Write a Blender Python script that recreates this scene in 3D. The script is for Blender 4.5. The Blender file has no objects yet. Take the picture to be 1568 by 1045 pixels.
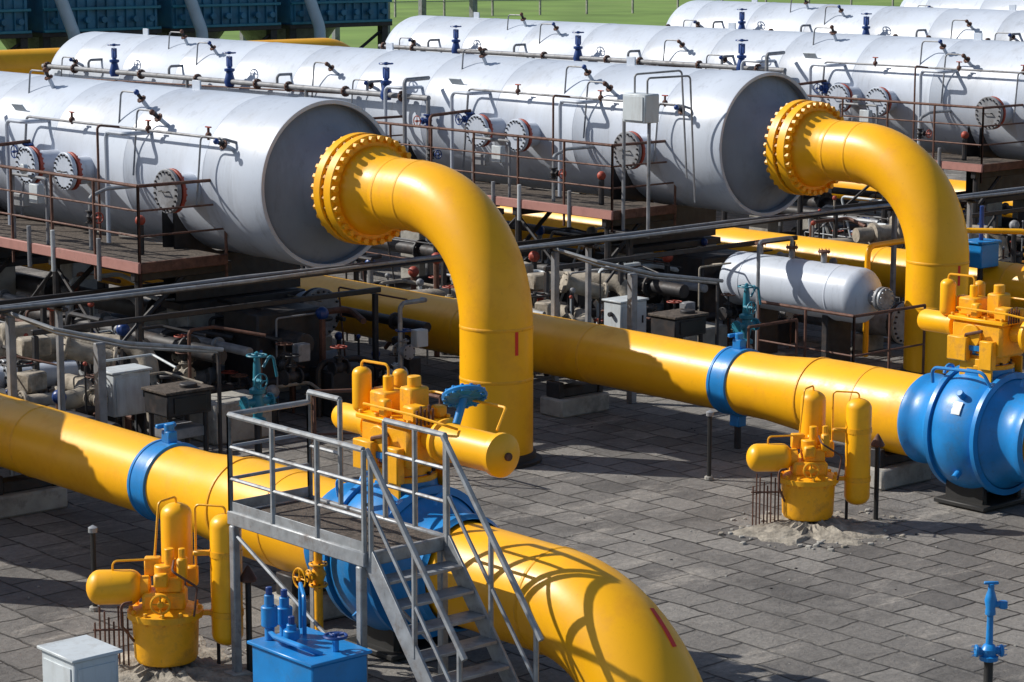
import bpy, math, random
from mathutils import Vector, Matrix
random.seed(7)
V=Vector
scene=bpy.context.scene
R0=21.08; PITCH=9.35

# ---------------------------------------------------------------- materials
def mat(name, col, rough=0.5, metal=0.0, var=0.15, vscale=3.0, dirt=None, dscale=1.2, damt=0.35, bump=0.0, bscale=30, spec=0.5, streak=False, fine=0.0):
    m=bpy.data.materials.new(name); m.use_nodes=True
    nt=m.node_tree; N=nt.nodes; L=nt.links
    bs=N['Principled BSDF']
    bs.inputs['Roughness'].default_value=rough
    bs.inputs['Metallic'].default_value=metal
    bs.inputs['Specular IOR Level'].default_value=spec
    geo=N.new('ShaderNodeNewGeometry')
    n1=N.new('ShaderNodeTexNoise'); n1.inputs['Scale'].default_value=vscale; n1.inputs['Detail'].default_value=6
    L.new(geo.outputs['Position'],n1.inputs['Vector'])
    mr=N.new('ShaderNodeMapRange'); mr.inputs['From Min'].default_value=.3; mr.inputs['From Max'].default_value=.7
    mr.inputs['To Min'].default_value=1-var; mr.inputs['To Max'].default_value=1+var*.6
    L.new(n1.outputs['Fac'],mr.inputs['Value'])
    mul=N.new('ShaderNodeVectorMath'); mul.operation='SCALE'; mul.inputs[0].default_value=col
    L.new(mr.outputs['Result'],mul.inputs['Scale'])
    out=mul.outputs['Vector']
    def layer(out,dcol,sc,amt,lo,hi,stretch,rgh=True):
        mp=N.new('ShaderNodeMapping'); mp.inputs['Scale'].default_value=stretch
        L.new(geo.outputs['Position'],mp.inputs['Vector'])
        n2=N.new('ShaderNodeTexNoise'); n2.inputs['Scale'].default_value=sc; n2.inputs['Detail'].default_value=10; n2.inputs['Roughness'].default_value=.72
        L.new(mp.outputs['Vector'],n2.inputs['Vector'])
        r2=N.new('ShaderNodeMapRange'); r2.inputs['From Min'].default_value=lo; r2.inputs['From Max'].default_value=hi; r2.inputs['To Max'].default_value=amt
        L.new(n2.outputs['Fac'],r2.inputs['Value'])
        mx=N.new('ShaderNodeMix'); mx.data_type='RGBA'
        L.new(r2.outputs['Result'],mx.inputs['Factor']); L.new(out,mx.inputs['A']); mx.inputs['B'].default_value=(*dcol,1)
        if rgh:
            rr=N.new('ShaderNodeMapRange'); rr.inputs['To Min'].default_value=rough; rr.inputs['To Max'].default_value=min(1,rough+.35)
            L.new(r2.outputs['Result'],rr.inputs['Value']); L.new(rr.outputs['Result'],bs.inputs['Roughness'])
        return mx.outputs['Result']
    if dirt:
        out=layer(out,dirt,dscale,damt,.50,.70,(1,1,.25) if streak else (1,1,1))
        if streak: out=layer(out,tuple(q*.6 for q in dirt),4.5,damt*.9,.55,.72,(1,1,.12),False)
        if fine>0: out=layer(out,tuple(q*.5 for q in dirt),16,fine,.60,.72,(1,1,.6),False)
    L.new(out,bs.inputs['Base Color'])
    if bump>0:
        n3=N.new('ShaderNodeTexNoise'); n3.inputs['Scale'].default_value=bscale; n3.inputs['Detail'].default_value=4
        L.new(geo.outputs['Position'],n3.inputs['Vector'])
        b=N.new('ShaderNodeBump'); b.inputs['Strength'].default_value=bump; b.inputs['Distance'].default_value=.02
        L.new(n3.outputs['Fac'],b.inputs['Height']); L.new(b.outputs['Normal'],bs.inputs['Normal'])
    return m

YEL=mat('yellow_paint',(.98,.475,.005),.37,var=.06,vscale=1.3,dirt=(.74,.29,.010),dscale=1.8,damt=.5,bump=.05,bscale=7,fine=.25)
YEL2=mat('yellow_paint_worn',(.94,.44,.008),.45,var=.16,vscale=5,dirt=(.34,.16,.04),dscale=5,damt=.65,bump=.12,bscale=25,fine=.5)
WHT=mat('vessel_paint',(.52,.575,.665),.38,var=.08,vscale=.8,dirt=(.33,.355,.40),dscale=1.3,damt=.5,bump=.05,bscale=4,streak=True,fine=.2)
WHT_SHADED=mat('vessel_paint_shaded',(.23,.28,.36),.5,var=.14,vscale=1.5,dirt=(.17,.18,.2),dscale=2,damt=.5,streak=True)  # vessel paint again, darkened: shade on the end faces put into the colour
BLU=mat('blue_paint',(.014,.235,.62),.36,var=.16,vscale=3,dirt=(.04,.12,.23),dscale=2.5,damt=.6,bump=.09,bscale=10,fine=.4)
DBLU=mat('dark_blue_paint',(.01,.05,.22),.4,var=.2,vscale=8)
TEAL=mat('teal_paint',(.02,.20,.29),.45,var=.25,vscale=8,dirt=(.05,.1,.1),dscale=8)
STL=mat('galvanised_steel',(.32,.34,.36),.5,.3,var=.25,vscale=8,dirt=(.14,.10,.08),dscale=6,damt=.7,fine=.5)
GRY=mat('grey_paint',(.25,.26,.28),.5,var=.25,vscale=6,dirt=(.09,.075,.065),dscale=4,damt=.7)
DRK=mat('dark_steel',(.032,.032,.036),.55,.2,var=.4,vscale=7,dirt=(.08,.05,.035),dscale=5,damt=.6)
RST=mat('rusty_steel',(.14,.065,.045),.7,.1,var=.4,vscale=10,dirt=(.06,.03,.02),dscale=7,damt=.8)
RED=mat('red_primer',(.36,.06,.035),.55,var=.25,vscale=8)
PNK=mat('faded_red_paint',(.42,.20,.17),.7,var=.2,vscale=6,dirt=(.2,.12,.1),dscale=6,damt=.6)
CON=mat('concrete',(.36,.35,.32),.9,var=.25,vscale=4,dirt=(.13,.12,.11),dscale=3,damt=.8,bump=.3,bscale=20)
SAND=mat('sand',(.33,.30,.25),.95,var=.4,vscale=9,dirt=(.12,.11,.095),dscale=6,damt=.85,bump=1,bscale=22)
BEI=mat('weathered_lagging',(.36,.32,.26),.8,var=.35,vscale=6,dirt=(.10,.08,.06),dscale=4,damt=.85,bump=.3)
CAB=mat('cabinet_white',(.55,.60,.63),.45,var=.08,vscale=4,dirt=(.3,.28,.25),dscale=5,damt=.5,streak=True)
BLK=mat('black_rubber',(.02,.02,.02),.6,var=.3)
CBLU=mat('cooler_blue',(.03,.18,.31),.5,var=.35,vscale=1.5,dirt=(.03,.07,.11),dscale=2,damt=.6)
LBL=mat('duct_pale_blue',(.42,.55,.66),.4,var=.1,vscale=1.5,dirt=(.25,.28,.32),dscale=2,damt=.4)
REDM=mat('red_marking',(.75,.02,.008),.5,var=.1)
GRATE=mat('grating',(.10,.08,.065),.85,.1,var=.6,vscale=18,dirt=(.04,.035,.03),dscale=8,damt=.8,bump=.7,bscale=45)

# ---------------------------------------------------------------- builder
def basis(ax):
    z=V(ax).normalized()
    t=V((0,0,1)) if abs(z.z)<.9 else V((1,0,0))
    x=t.cross(z).normalized(); y=z.cross(x)
    return x,y,z
def arc_path(pts,rad,seg=8):
    pts=[V(p) for p in pts]; out=[pts[0]]
    for i in range(1,len(pts)-1):
        a,b,c=pts[i-1],pts[i],pts[i+1]
        d1=(a-b).normalized(); d2=(c-b).normalized()
        ang=d1.angle(d2)
        if ang>math.pi-.02: out.append(b); continue
        r=min(rad,(a-b).length*.49*math.tan(ang/2),(c-b).length*.49*math.tan(ang/2)) if rad<1.2 else rad
        t=r/math.tan(ang/2)
        p1=b+d1*t
        cen=b+(d1+d2).normalized()*(r/math.sin(ang/2))
        u=(p1-cen); w=(b+d2*t-cen)
        tot=u.angle(w); ax=u.cross(w).normalized()
        for k in range(seg+1):
            out.append(cen+Matrix.Rotation(tot*k/seg,3,ax)@u)
    out.append(pts[-1]); return out

class G:
    def __init__(s,name): s.name=name; s.v=[]; s.f=[]; s.m=[]; s.mats=[]
    def mi(s,m):
        if m not in s.mats: s.mats.append(m)
        return s.mats.index(m)
    def add(s,vs,fs,m):
        o=len(s.v); s.v+=[tuple(p) for p in vs]; k=s.mi(m)
        for f in fs: s.f.append([i+o for i in f]); s.m.append(k)
    def box(s,c,size,m,rz=0,rot=None,ch=0.0):
        c=V(c); hx,hy,hz=[q/2 for q in size]
        Rm=rot if rot is not None else Matrix.Rotation(rz,3,'Z')
        ch=min(ch if ch else .012, min(hx,hy,hz)*.45)
        vs=[];fs=[];idx={}
        for sx in(-1,1):
            for sy in(-1,1):
                for sz in(-1,1):
                    for a in range(3):
                        p=[hx-ch,hy-ch,hz-ch]; p[a]+=ch
                        idx[(sx,sy,sz,a)]=len(vs)
                        vs.append(c+Rm@V((sx*p[0],sy*p[1],sz*p[2])))
        g=lambda x,y,z,a: idx[(x,y,z,a)]
        for q in(-1,1):
            fs.append([g(q,-1,-1,0),g(q,1,-1,0),g(q,1,1,0),g(q,-1,1,0)][::q])
            fs.append([g(-1,q,-1,1),g(1,q,-1,1),g(1,q,1,1),g(-1,q,1,1)][::-q])
            fs.append([g(-1,-1,q,2),g(1,-1,q,2),g(1,1,q,2),g(-1,1,q,2)][::q])
        for p in(-1,1):
            for q in(-1,1):
                fs.append([g(p,q,-1,0),g(p,q,-1,1),g(p,q,1,1),g(p,q,1,0)][::p*q])
                fs.append([g(p,-1,q,0),g(p,1,q,0),g(p,1,q,2),g(p,-1,q,2)][::p*q])
                fs.append([g(-1,p,q,1),g(-1,p,q,2),g(1,p,q,2),g(1,p,q,1)][::p*q])
        for sx in(-1,1):
            for sy in(-1,1):
                for sz in(-1,1):
                    fs.append([g(sx,sy,sz,0),g(sx,sy,sz,1),g(sx,sy,sz,2)][::sx*sy*sz])
        s.add(vs,fs,m)
    def lathe(s,o,ax,prof,m,n=24):
        o=V(o); x,y,z=basis(ax); vs=[];rings=[]
        for d,r in prof:
            if r<1e-5: rings.append([len(vs)]); vs.append(o+z*d)
            else:
                rings.append(list(range(len(vs),len(vs)+n)))
                for i in range(n):
                    a=2*math.pi*i/n; vs.append(o+z*d+(x*math.cos(a)+y*math.sin(a))*r)
        fs=[]
        for A,B in zip(rings,rings[1:]):
            if len(A)==1 and len(B)==1: continue
            for i in range(n):
                j=(i+1)%n
                if len(A)==1: fs.append([A[0],B[j],B[i]])
                elif len(B)==1: fs.append([A[i],A[j],B[0]])
                else: fs.append([A[i],A[j],B[j],B[i]])
        s.add(vs,fs,m)
    def cyl(s,p,q,r,m,n=14,r2=None):
        p=V(p);q=V(q);L=(q-p).length
        r2=r if r2 is None else r2
        c=min(r*.12,.012,L*.2)
        s.lathe(p,q-p,[(0,0),(0,r-c),(c,r),(L-c,r2),(L,r2-c),(L,0)],m,n)
    def capsule(s,p,q,r,m,n=20,flat=.75):
        p=V(p);q=V(q);L=(q-p).length; pr=[]
        for k in range(7):
            a=math.pi/2*k/6; pr.append((r*flat*(1-math.cos(a)),r*math.sin(a)))
        pr+= [(L-d,rr) for d,rr in pr[::-1]]
        s.lathe(p,q-p,pr,m,n)
    def ball(s,c,r,m,n=16,sz=1.0):
        pr=[(-r*sz*math.cos(math.pi*k/10),r*math.sin(math.pi*k/10)) for k in range(11)]
        pr[0]=(-r*sz,0);pr[-1]=(r*sz,0)
        s.lathe(c,(0,0,1),pr,m,n)
    def tube(s,path,r,m,n=10,closed=False,caps=True):
        P=[V(p) for p in path]; Q=[P[0]]
        for p in P[1:]:
            if (p-Q[-1]).length>1e-4: Q.append(p)
        P=Q; T=[]
        for i in range(len(P)):
            if closed: t=P[(i+1)%len(P)]-P[i-1]
            else:
                t=V((0,0,0))
                if i>0: t+=(P[i]-P[i-1]).normalized()
                if i<len(P)-1: t+=(P[i+1]-P[i]).normalized()
            T.append(t.normalized())
        x,y,z=basis(T[0]); vs=[]
        for i,p in enumerate(P):
            if i>0:
                q=T[i-1].rotation_difference(T[i]); x=q@x
                x=(x-T[i]*x.dot(T[i])).normalized()
            y=T[i].cross(x)
            for j in range(n):
                a=2*math.pi*j/n; vs.append(p+(x*math.cos(a)+y*math.sin(a))*r)
        fs=[];K=len(P)
        for i in range(K if closed else K-1):
            i2=(i+1)%K
            for j in range(n):
                j2=(j+1)%n; fs.append([i*n+j,i*n+j2,i2*n+j2,i2*n+j])
        if caps and not closed:
            fs.append(list(range(n))[::-1]); fs.append([(K-1)*n+j for j in range(n)])
        s.add(vs,fs,m)
    def pipe(s,pts,r,m,bend=None,n=10,seg=5):
        s.tube(arc_path(pts,bend if bend else r*2.5,seg),r,m,n)
    def flange(s,c,ax,r,th,m,nb=12,rb=None,bm=None,br=None,proud=.03,n=28,blind=True):
        c=V(c); x,y,z=basis(ax); k=min(.01,th*.2)
        s.lathe(c-z*th/2,z,[(0,0),(0,r-k),(k,r),(th-k,r),(th,r-k),(th,0)],m,n)
        rb=rb or r*.84; br=br or r*.06; bm=bm or m
        for i in range(nb):
            a=2*math.pi*(i+.5)/nb; p=c+(x*math.cos(a)+y*math.sin(a))*rb
            s.cyl(p-z*(th/2+proud),p+z*(th/2+proud),br,bm,6)
    def wheel(s,c,ax,r,m,t=.014,sp=4,n=20):
        c=V(c);x,y,z=basis(ax)
        s.tube([c+(x*math.cos(2*math.pi*i/n)+y*math.sin(2*math.pi*i/n))*r for i in range(n)],t,m,6,closed=True)
        for i in range(sp):
            a=2*math.pi*i/sp; s.cyl(c,c+(x*math.cos(a)+y*math.sin(a))*r,t*.8,m,6)
        s.cyl(c-z*.03,c+z*.03,t*2.2,m,8)
    def valve(s,c,ax,r,m,h=.35,up=(0,0,1),wm=None,fm=None,wr=None):
        c=V(c);z=V(ax).normalized();u=V(up)
        s.lathe(c-z*r*2,z,[(0,r),(r*.8,r*1.1),(r*2,r*1.6),(r*3.2,r*1.1),(r*4,r)],m,12)
        for q in(-1,1): s.flange(c+z*q*r*2.1,z,r*1.9,r*.5,fm or m,6,r*1.55,DRK,r*.22,r*.15,14)
        s.cyl(c,c+u*h*.55,r*.8,m,10); s.flange(c+u*h*.45,u,r*1.4,r*.4,m,6,r*1.1,DRK,r*.18,r*.1,12)
        s.cyl(c+u*h*.5,c+u*h,r*.3,DRK,8)
        s.wheel(c+u*h*.92,u,wr or r*2.0,wm or m,max(.01,r*.16))
    def railing(s,pts,h,m,r=.02,mids=(.5,),step=1.3,toe=True,ext=0):
        pts=[V(p) for p in pts]
        for a,b in zip(pts,pts[1:]):
            n=max(1,round((b-a).length/step))
            for i in range(n+1):
                p=a.lerp(b,i/n); s.cyl(p-V((0,0,ext)),p+V((0,0,h)),r*1.05,m,6)
            s.cyl(a+V((0,0,h)),b+V((0,0,h)),r*1.15,m,8)
            for q in mids: s.cyl(a+V((0,0,h*q)),b+V((0,0,h*q)),r*.75,m,6)
            if toe:
                d=b-a; ang=math.atan2(d.y,d.x)
                s.box((a+b)/2+V((0,0,.07)),(d.length,.01,.12),toe if toe is not True else m,ang,ch=.002)
    def mesh(s,ang=38):
        me=bpy.data.meshes.new(s.name); me.from_pydata(s.v,[],s.f)
        for m in s.mats: me.materials.append(m)
        me.polygons.foreach_set('material_index',s.m)
        me.polygons.foreach_set('use_smooth',[True]*len(s.f))
        me.update(); me.set_sharp_from_angle(angle=math.radians(ang))
        return me
    def make(s,locs=((0,0,0),),rz=0):
        me=s.mesh(); out=[]
        for l in locs:
            o=bpy.data.objects.new(s.name,me); o.location=l; o.rotation_euler=(0,0,rz)
            scene.collection.objects.link(o); out.append(o)
        return out
ROWX={-1:-PITCH,0:0,1:PITCH,2:2*PITCH+.6,3:3*PITCH+1.6,4:4*PITCH+2.6}
ROWZ={-1:0,0:0,1:.03,2:.17,3:.36,4:.55}
rows=lambda *ks:[(R0+ROWX[k],0,0) for k in ks]
rowsz=lambda *ks:[(R0+ROWX[k],0,ROWZ[k]) for k in ks]

# ---------------------------------------------------------------- ground
def sheet(name,x0,x1,y0,y1,z,m):
    me=bpy.data.meshes.new(name); me.from_pydata([(x0,y0,z),(x1,y0,z),(x1,y1,z),(x0,y1,z)],[],[(0,1,2,3)])
    me.materials.append(m); o=bpy.data.objects.new(name,me); scene.collection.objects.link(o); return o
GRS=mat('grass',(.15,.25,.045),.9,var=.3,vscale=.15,dirt=(.21,.27,.08),dscale=.05,damt=.6)
sheet('grass_ground',-3000,3000,-3000,3000,-.01,GRS)

pv=bpy.data.materials.new('paving_slabs'); pv.use_nodes=True
nt=pv.node_tree;N=nt.nodes;L=nt.links; bs=N['Principled BSDF']; bs.inputs['Roughness'].default_value=.85; bs.inputs['Specular IOR Level'].default_value=.3
geo=N.new('ShaderNodeNewGeometry')
def noise(scale,det=8,rough=.65,vec=None):
    n=N.new('ShaderNodeTexNoise'); n.inputs['Scale'].default_value=scale; n.inputs['Detail'].default_value=det; n.inputs['Roughness'].default_value=rough
    L.new(vec or geo.outputs['Position'],n.inputs['Vector']); return n
def rng(inp,a,b,c,d):
    r=N.new('ShaderNodeMapRange'); r.inputs[1].default_value=a;r.inputs[2].default_value=b;r.inputs[3].default_value=c;r.inputs[4].default_value=d
    L.new(inp,r.inputs[0]); return r.outputs[0]
def mix(f,a,b,mode='MIX'):
    x=N.new('ShaderNodeMix'); x.data_type='RGBA'; x.blend_type=mode
    L.new(f,x.inputs['Factor']); L.new(a,x.inputs['A'])
    if isinstance(b,tuple): x.inputs['B'].default_value=(*b,1)
    else: L.new(b,x.inputs['B'])
    return x.outputs['Result']
def warp(src,sc,amt):
    wn=noise(sc,3,.6)
    wv=N.new('ShaderNodeVectorMath'); wv.operation='MULTIPLY_ADD'; wv.inputs[1].default_value=(amt,amt,0)
    L.new(wn.outputs['Color'],wv.inputs[0]); L.new(src,wv.inputs[2]); return wv.outputs['Vector']
wv=warp(warp(geo.outputs['Position'],.7,.18),7,.045)
mp=N.new('ShaderNodeMapping'); mp.inputs['Rotation'].default_value=(0,0,math.radians(90)); L.new(wv,mp.inputs['Vector'])
br=N.new('ShaderNodeTexBrick'); br.inputs['Scale'].default_value=1; br.inputs['Brick Width'].default_value=.62; br.inputs['Row Height'].default_value=.5
br.inputs['Mortar Size'].default_value=.02; br.inputs['Mortar Smooth'].default_value=.6; br.inputs['Bias'].default_value=0
br.inputs['Color1'].default_value=(.30,.285,.265,1); br.inputs['Color2'].default_value=(.15,.143,.138,1); br.inputs['Mortar'].default_value=(.038,.035,.033,1)
L.new(mp.outputs['Vector'],br.inputs['Vector'])
c=mix(rng(noise(.4,9,.7).outputs['Fac'],.48,.64,0,.55),br.outputs['Color'],(.27,.255,.235))
c=mix(rng(noise(.75,10,.75).outputs['Fac'],.50,.64,0,.7),c,(.085,.081,.078))
mp2=N.new('ShaderNodeMapping'); mp2.inputs['Rotation'].default_value=(0,0,.5); mp2.inputs['Scale'].default_value=(.5,1.6,1); mp2.inputs['Location'].default_value=(3.1,7.7,0); L.new(geo.outputs['Position'],mp2.inputs['Vector'])
c=mix(rng(noise(.8,12,.8,mp2.outputs['Vector']).outputs['Fac'],.54,.64,0,.85),c,(.42,.39,.35))
c=mix(rng(noise(.13,6,.6).outputs['Fac'],.45,.7,0,.45),c,(.12,.115,.11))
c=mix(rng(noise(13,8,.85).outputs['Fac'],.42,.7,0,.6),c,(.07,.066,.062))
c=mix(rng(noise(22,6,.85).outputs['Fac'],.58,.72,0,.55),c,(.45,.42,.38))
L.new(c,bs.inputs['Base Color'])
bp=N.new('ShaderNodeBump'); bp.inputs['Strength'].default_value=1; bp.inputs['Distance'].default_value=.04
ad=N.new('ShaderNodeMath'); ad.operation='MULTIPLY_ADD'; ad.inputs[1].default_value=.9
L.new(noise(8,9,.75).outputs['Fac'],ad.inputs[0]); L.new(rng(br.outputs['Fac'],0,1,.8,0),ad.inputs[2])
L.new(ad.outputs[0],bp.inputs['Height']); L.new(bp.outputs['Normal'],bs.inputs['Normal'])
sheet('paved_yard',-40,95,-40,72,0,pv)

# ---------------------------------------------------------------- vessel
AX=3.48; TR=1.21; YE=49.75
g=G('horizontal_gas_vessel')
g.lathe((0,0,AX),(0,1,0),[(27.46,.60),(27.6,.605),(27.74,.62),(27.88,.665),(28.0,.76),(28.1,.90),(28.18,1.05),(28.24,1.165)],WHT_SHADED,64)
g.lathe((0,0,AX),(0,1,0),[(28.24,1.165),(28.10,1.165)],WHT_SHADED,64)
pr=[(28.10,1.165),(28.09,1.175),(28.09,1.225),(28.11,1.232),(28.8,1.232),(28.81,1.215)]
y=29.6
while y<YE-.3:
    pr+=[(y-.02,TR),(y,TR+.008),(y+.02,TR)]; y+=2.15
for k in range(0,11):
    a=math.pi/2*k/10; pr.append((YE+.75*math.sin(a),TR*math.cos(a) if k<10 else 0))
g.lathe((0,0,AX),(0,1,0),pr,WHT,96)
for (yy,zz,rr,ln) in [(29.9,3.35,.33,1.62),(32.8,3.42,.30,1.60),(33.75,3.45,.30,1.72),(40.5,3.4,.3,1.6),(46.2,3.4,.3,1.6)]:
    g.cyl((-.9,yy,zz),(-ln+.12,yy,zz),rr*.74,WHT,24)
    g.flange((-ln+.09,yy,zz),(1,0,0),rr,.06,RED,20,rr*.86,RED,.018,.03)
    g.flange((-ln,yy,zz),(1,0,0),rr,.07,GRY if rr>.31 else WHT,20,rr*.86,DRK,.018,.025)
    g.tube([(-ln-.04,yy-.1,zz),(-ln-.09,yy-.1,zz),(-ln-.09,yy+.1,zz),(-ln-.04,yy+.1,zz)],.012,DRK,6)
for i,yy in enumerate([28.95,30.9,31.7,34.9,37.5,39,43.5,45,48.5]):
    a=math.radians(25+13*(i%4)); dx,dz=-math.cos(a),math.sin(a)
    p=V((dx*1.18,yy,AX+dz*1.18)); q=p+V((dx,0,dz))*.22
    g.cyl(p,q,.035,WHT,8); g.flange(q,(dx,0,dz),.075,.03,RST,6,.055,DRK,.01,.01,12)
    g.cyl(q,q+V((dx,0,dz))*.12,.03,DRK,8); g.ball(q+V((dx,0,dz))*.14,.045,RST if i%2 else DBLU,10)
    g.pipe([q,q+V((-.05,.0,.10)),q+V((-.05,.5,.10)),q+V((-.15,.5,-.9))],.016,GRY,.08,6)
for yy in (31.2,34.2,36.2):
    g.pipe([(-1.05,yy,AX+.62),(-1.5,yy,AX+.62),(-1.5,yy+.55,AX+.62),(-1.5,yy+.55,AX-1.1)],.035,WHT,.12,8)
for yy in (31.5,38.5,47.5):
    g.box((0,yy,AX+TR+.05),(.03,.22,.18),WHT)
g.box((-.98,35.2,AX+.73),(.02,.35,.25),CAB,rot=Matrix.Rotation(math.radians(-37),3,'Y'))
for yy in (30.6,36.6,42.6,48.3):
    n=14
    for s_ in(-.15,.15):
        vs=[]
        for k in range(n+1):
            a=math.radians(200+140*k/n); vs.append((math.cos(a)*1.235,yy+s_,AX+math.sin(a)*1.235))
        for k in range(n+1):
            a=math.radians(200+140*k/n); vs.append((math.cos(a)*1.235,yy+s_,1.6))
        vs2=[(v[0],v[1]+.03,v[2]) for v in vs]; m_=2*(n+1)
        fs=[[k,k+1,n+2+k,n+1+k] for k in range(n)]+[[k+m_,n+1+k+m_,n+2+k+m_,k+1+m_] for k in range(n)]
        g.add(vs+vs2,fs,DRK)
    g.box((0,yy,1.52),(2.3,.6,.12),DRK)
    for q in(-.8,.8): g.box((q,yy,.5),(.5,.6,1.95),CON,ch=.02)
g.make(rowsz(-1,0,1,2,3,4))

# ---------------------------------------------------------------- yellow gooseneck pipe
g=G('yellow_gooseneck_pipe')
g.flange((0,27.36,AX),(0,1,0),.80,.16,YEL,32,.735,YEL2,.048,.08,n=64)
g.lathe((0,0,AX),(0,1,0),[(27.48,.605),(27.42,.66)],YEL,48)
g.lathe((0,0,AX),(0,-1,0),[(-27.28,.70),(-27.22,.70)],YEL2,48)
g.flange((0,27.13,AX),(0,1,0),.79,.17,YEL,32,.735,YEL2,.048,.08,n=64)
g.lathe((0,0,AX),(0,-1,0),[(-27.05,.64),(-26.98,.635),(-26.90,.60),(-26.82,.545),(-26.74,.52),(-26.65,.51),(-26.58,.50)],YEL,48)
BR=1.62
g.tube([(0,26.6,AX),(0,26.4,AX)]+arc_path([(0,26.3,AX),(0,24.4,AX),(0,24.4,0.5)],BR,20)[1:-1]+[(0,24.4,1.2),(0,24.4,-.6)],.5,YEL,48,caps=False)
for yy in (26.5,24.4+BR): g.lathe((0,yy-.025,AX),(0,1,0),[(0,.5),(.012,.507),(.038,.507),(.05,.5)],YEL2,48)
for zz in (AX-BR,1.15): g.lathe((0,24.4,zz-.025),(0,0,1),[(0,.5),(.012,.506),(.038,.506),(.05,.5)],YEL2,48)
a0=math.radians(-101)
vs=[]
for k in range(2):
    for j in range(3):
        a=a0+math.radians(3)*j; vs.append((math.cos(a)*.503,24.4+math.sin(a)*.503,1.52+.32*k))
g.add(vs,[[0,1,4,3],[1,2,5,4]],REDM)
g.make(rowsz(-1,0,1,2))
g=G('pipe_base_collar')
g.lathe((0,24.4,0),(0,0,1),[(0,.62),(.04,.62),(.06,.55),(.13,.54),(.14,.5)],BLK,40)
g.make(rows(-1,0,1,2))

# ---------------------------------------------------------------- yellow pipeline
PX=-6.33; PZ=.95
g=G('yellow_gas_pipeline')
g.lathe((PX,0,PZ),(0,-1,0),[(-64,.44),(-22.9,.44)],YEL,48)
g.lathe((PX,0,PZ),(0,-1,0),[(-22.6,.445),(-22.1,.45),(-21.5,.50),(-21.2,.53),(-20.9,.535),(-19.45,.535)],YEL,48)
for yy in (52,46,40,34,28.5,25.6,22.2,21.25,20.3): g.lathe((PX,yy-.025,PZ),(0,1,0),[(0,.44 if yy>22 else .52),(.012,.447 if yy>22.15 else .541),(.038,.447 if yy>22.15 else .541),(.05,.44)],YEL2,48)
g.tube([(PX,17.6,PZ),(PX,16.6,PZ)]+arc_path([(PX,16.5,PZ),(PX,14.7,PZ),(PX,14.7,-2.5)],1.5,18)[1:-1]+[(PX,14.7,-.8)],.51,YEL,48,caps=False)
g.lathe((PX,16.2,PZ),(0,1,0),[(0,.51),(.012,.518),(.038,.518),(.05,.51)],YEL2,48)
vs=[]
for k in range(4):
    th=math.radians(34+4.2*k)
    for j in range(2):
        ph=math.radians(12+7*j-1.5*k)
        rr=1.5+.514*math.cos(ph); vs.append((PX+.514*math.sin(ph),16.2-rr*math.sin(th),PZ-1.5+rr*math.cos(th)))
g.add(vs,[[2*k,2*k+2,2*k+3,2*k+1] for k in range(3)],REDM)
g.make(rows(0,1,2,3))

g=G('blue_insulating_joint')
g.lathe((PX,0,PZ),(0,-1,0),[(-22.93,.44),(-22.92,.475),(-22.87,.48),(-22.86,.47),(-22.65,.47),(-22.64,.48),(-22.59,.475),(-22.58,.445)],BLU,48)
g.box((PX,22.75,PZ+.53),(.12,.16,.14),BLU); g.cyl((PX,22.75,PZ+.58),(PX,22.75,PZ+.68),.06,BLU,12); g.box((PX+.02,22.85,PZ+.64),(.26,.06,.05),BLU)
g.box((PX,22.75,PZ-.54),(.16,.18,.18),BLU); g.cyl((PX,22.75,0),(PX,22.75,PZ-.58),.05,DRK,12)
g.make(rows(0,1,2))

g=G('pipe_support_saddle')
for yy in (26.1,19.95,33,40):
    g.box((PX,yy,.14),(1.0,.5,.28),CON,ch=.03)
    g.box((PX-.4,yy,.4),(.1,.3,.24),DRK); g.box((PX+.4,yy,.4),(.1,.3,.24),DRK); g.box((PX,yy,.36),(.7,.26,.14),DRK)
g.make(rows(0,1,2))

# ---------------------------------------------------------------- ball valve with gear actuator
g=G('blue_ball_valve')
c0=V((PX,18.48,PZ))
pr=[(-.98,.545),(-.96,.555),(-.93,.585),(-.86,.585),(-.82,.565),(-.72,.56)]
for k in range(1,20):
    a=math.radians(-48+96*k/20.0); pr.append((.80*math.sin(a)*1.0,.80*math.cos(a)))
pr+=[(.72,.56),(.82,.565),(.86,.585),(.93,.585),(.96,.555),(.98,.545)]
g.lathe(c0,(0,1,0),pr,BLU,64)
for q in(-.42,.28): g.lathe(c0+V((0,q,0)),(0,1,0),[(0,.70),(.01,.775 if q<0 else .795),(.07,.775 if q<0 else .795),(.08,.70)],BLU,64)
g.lathe(c0+V((0,0,.7)),(0,0,1),[(0,.34),(.14,.32),(.17,.26),(.32,.24),(.34,.33),(.40,.33),(.41,.2)],BLU,28)
for i in range(10):
    a=2*math.pi*i/10; g.cyl(c0+V((math.cos(a)*.285,math.sin(a)*.285,1.0)),c0+V((math.cos(a)*.285,math.sin(a)*.285,1.15)),.022,BLU,6)
for a in (40,75,140,215,300):
    a=math.radians(a); p=c0+V((0,.12 if a<2 else -.1,0))+V((math.cos(a),0,math.sin(a)))*.78
    g.cyl(p,p+V((math.cos(a),0,math.sin(a)))*.1,.045,BLU,10)
for sy in(-.60,.60):
    p=c0+V((0,sy,.60)); g.tube([p+V((.10*math.cos(t),0,.10*math.sin(t)+.04)) for t in [math.pi*k/8 for k in range(9)]],.022,BLU,6)
for sx in(-.35,.35):
    g.box(c0+V((sx,0,-.78)),(.08,.6,.30),BLK)
g.box(c0+V((0,0,-.9)),(1.0,.8,.06),BLK); g.box(c0+V((0,0,-.94)),(.8,.6,.12),CON)
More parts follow.
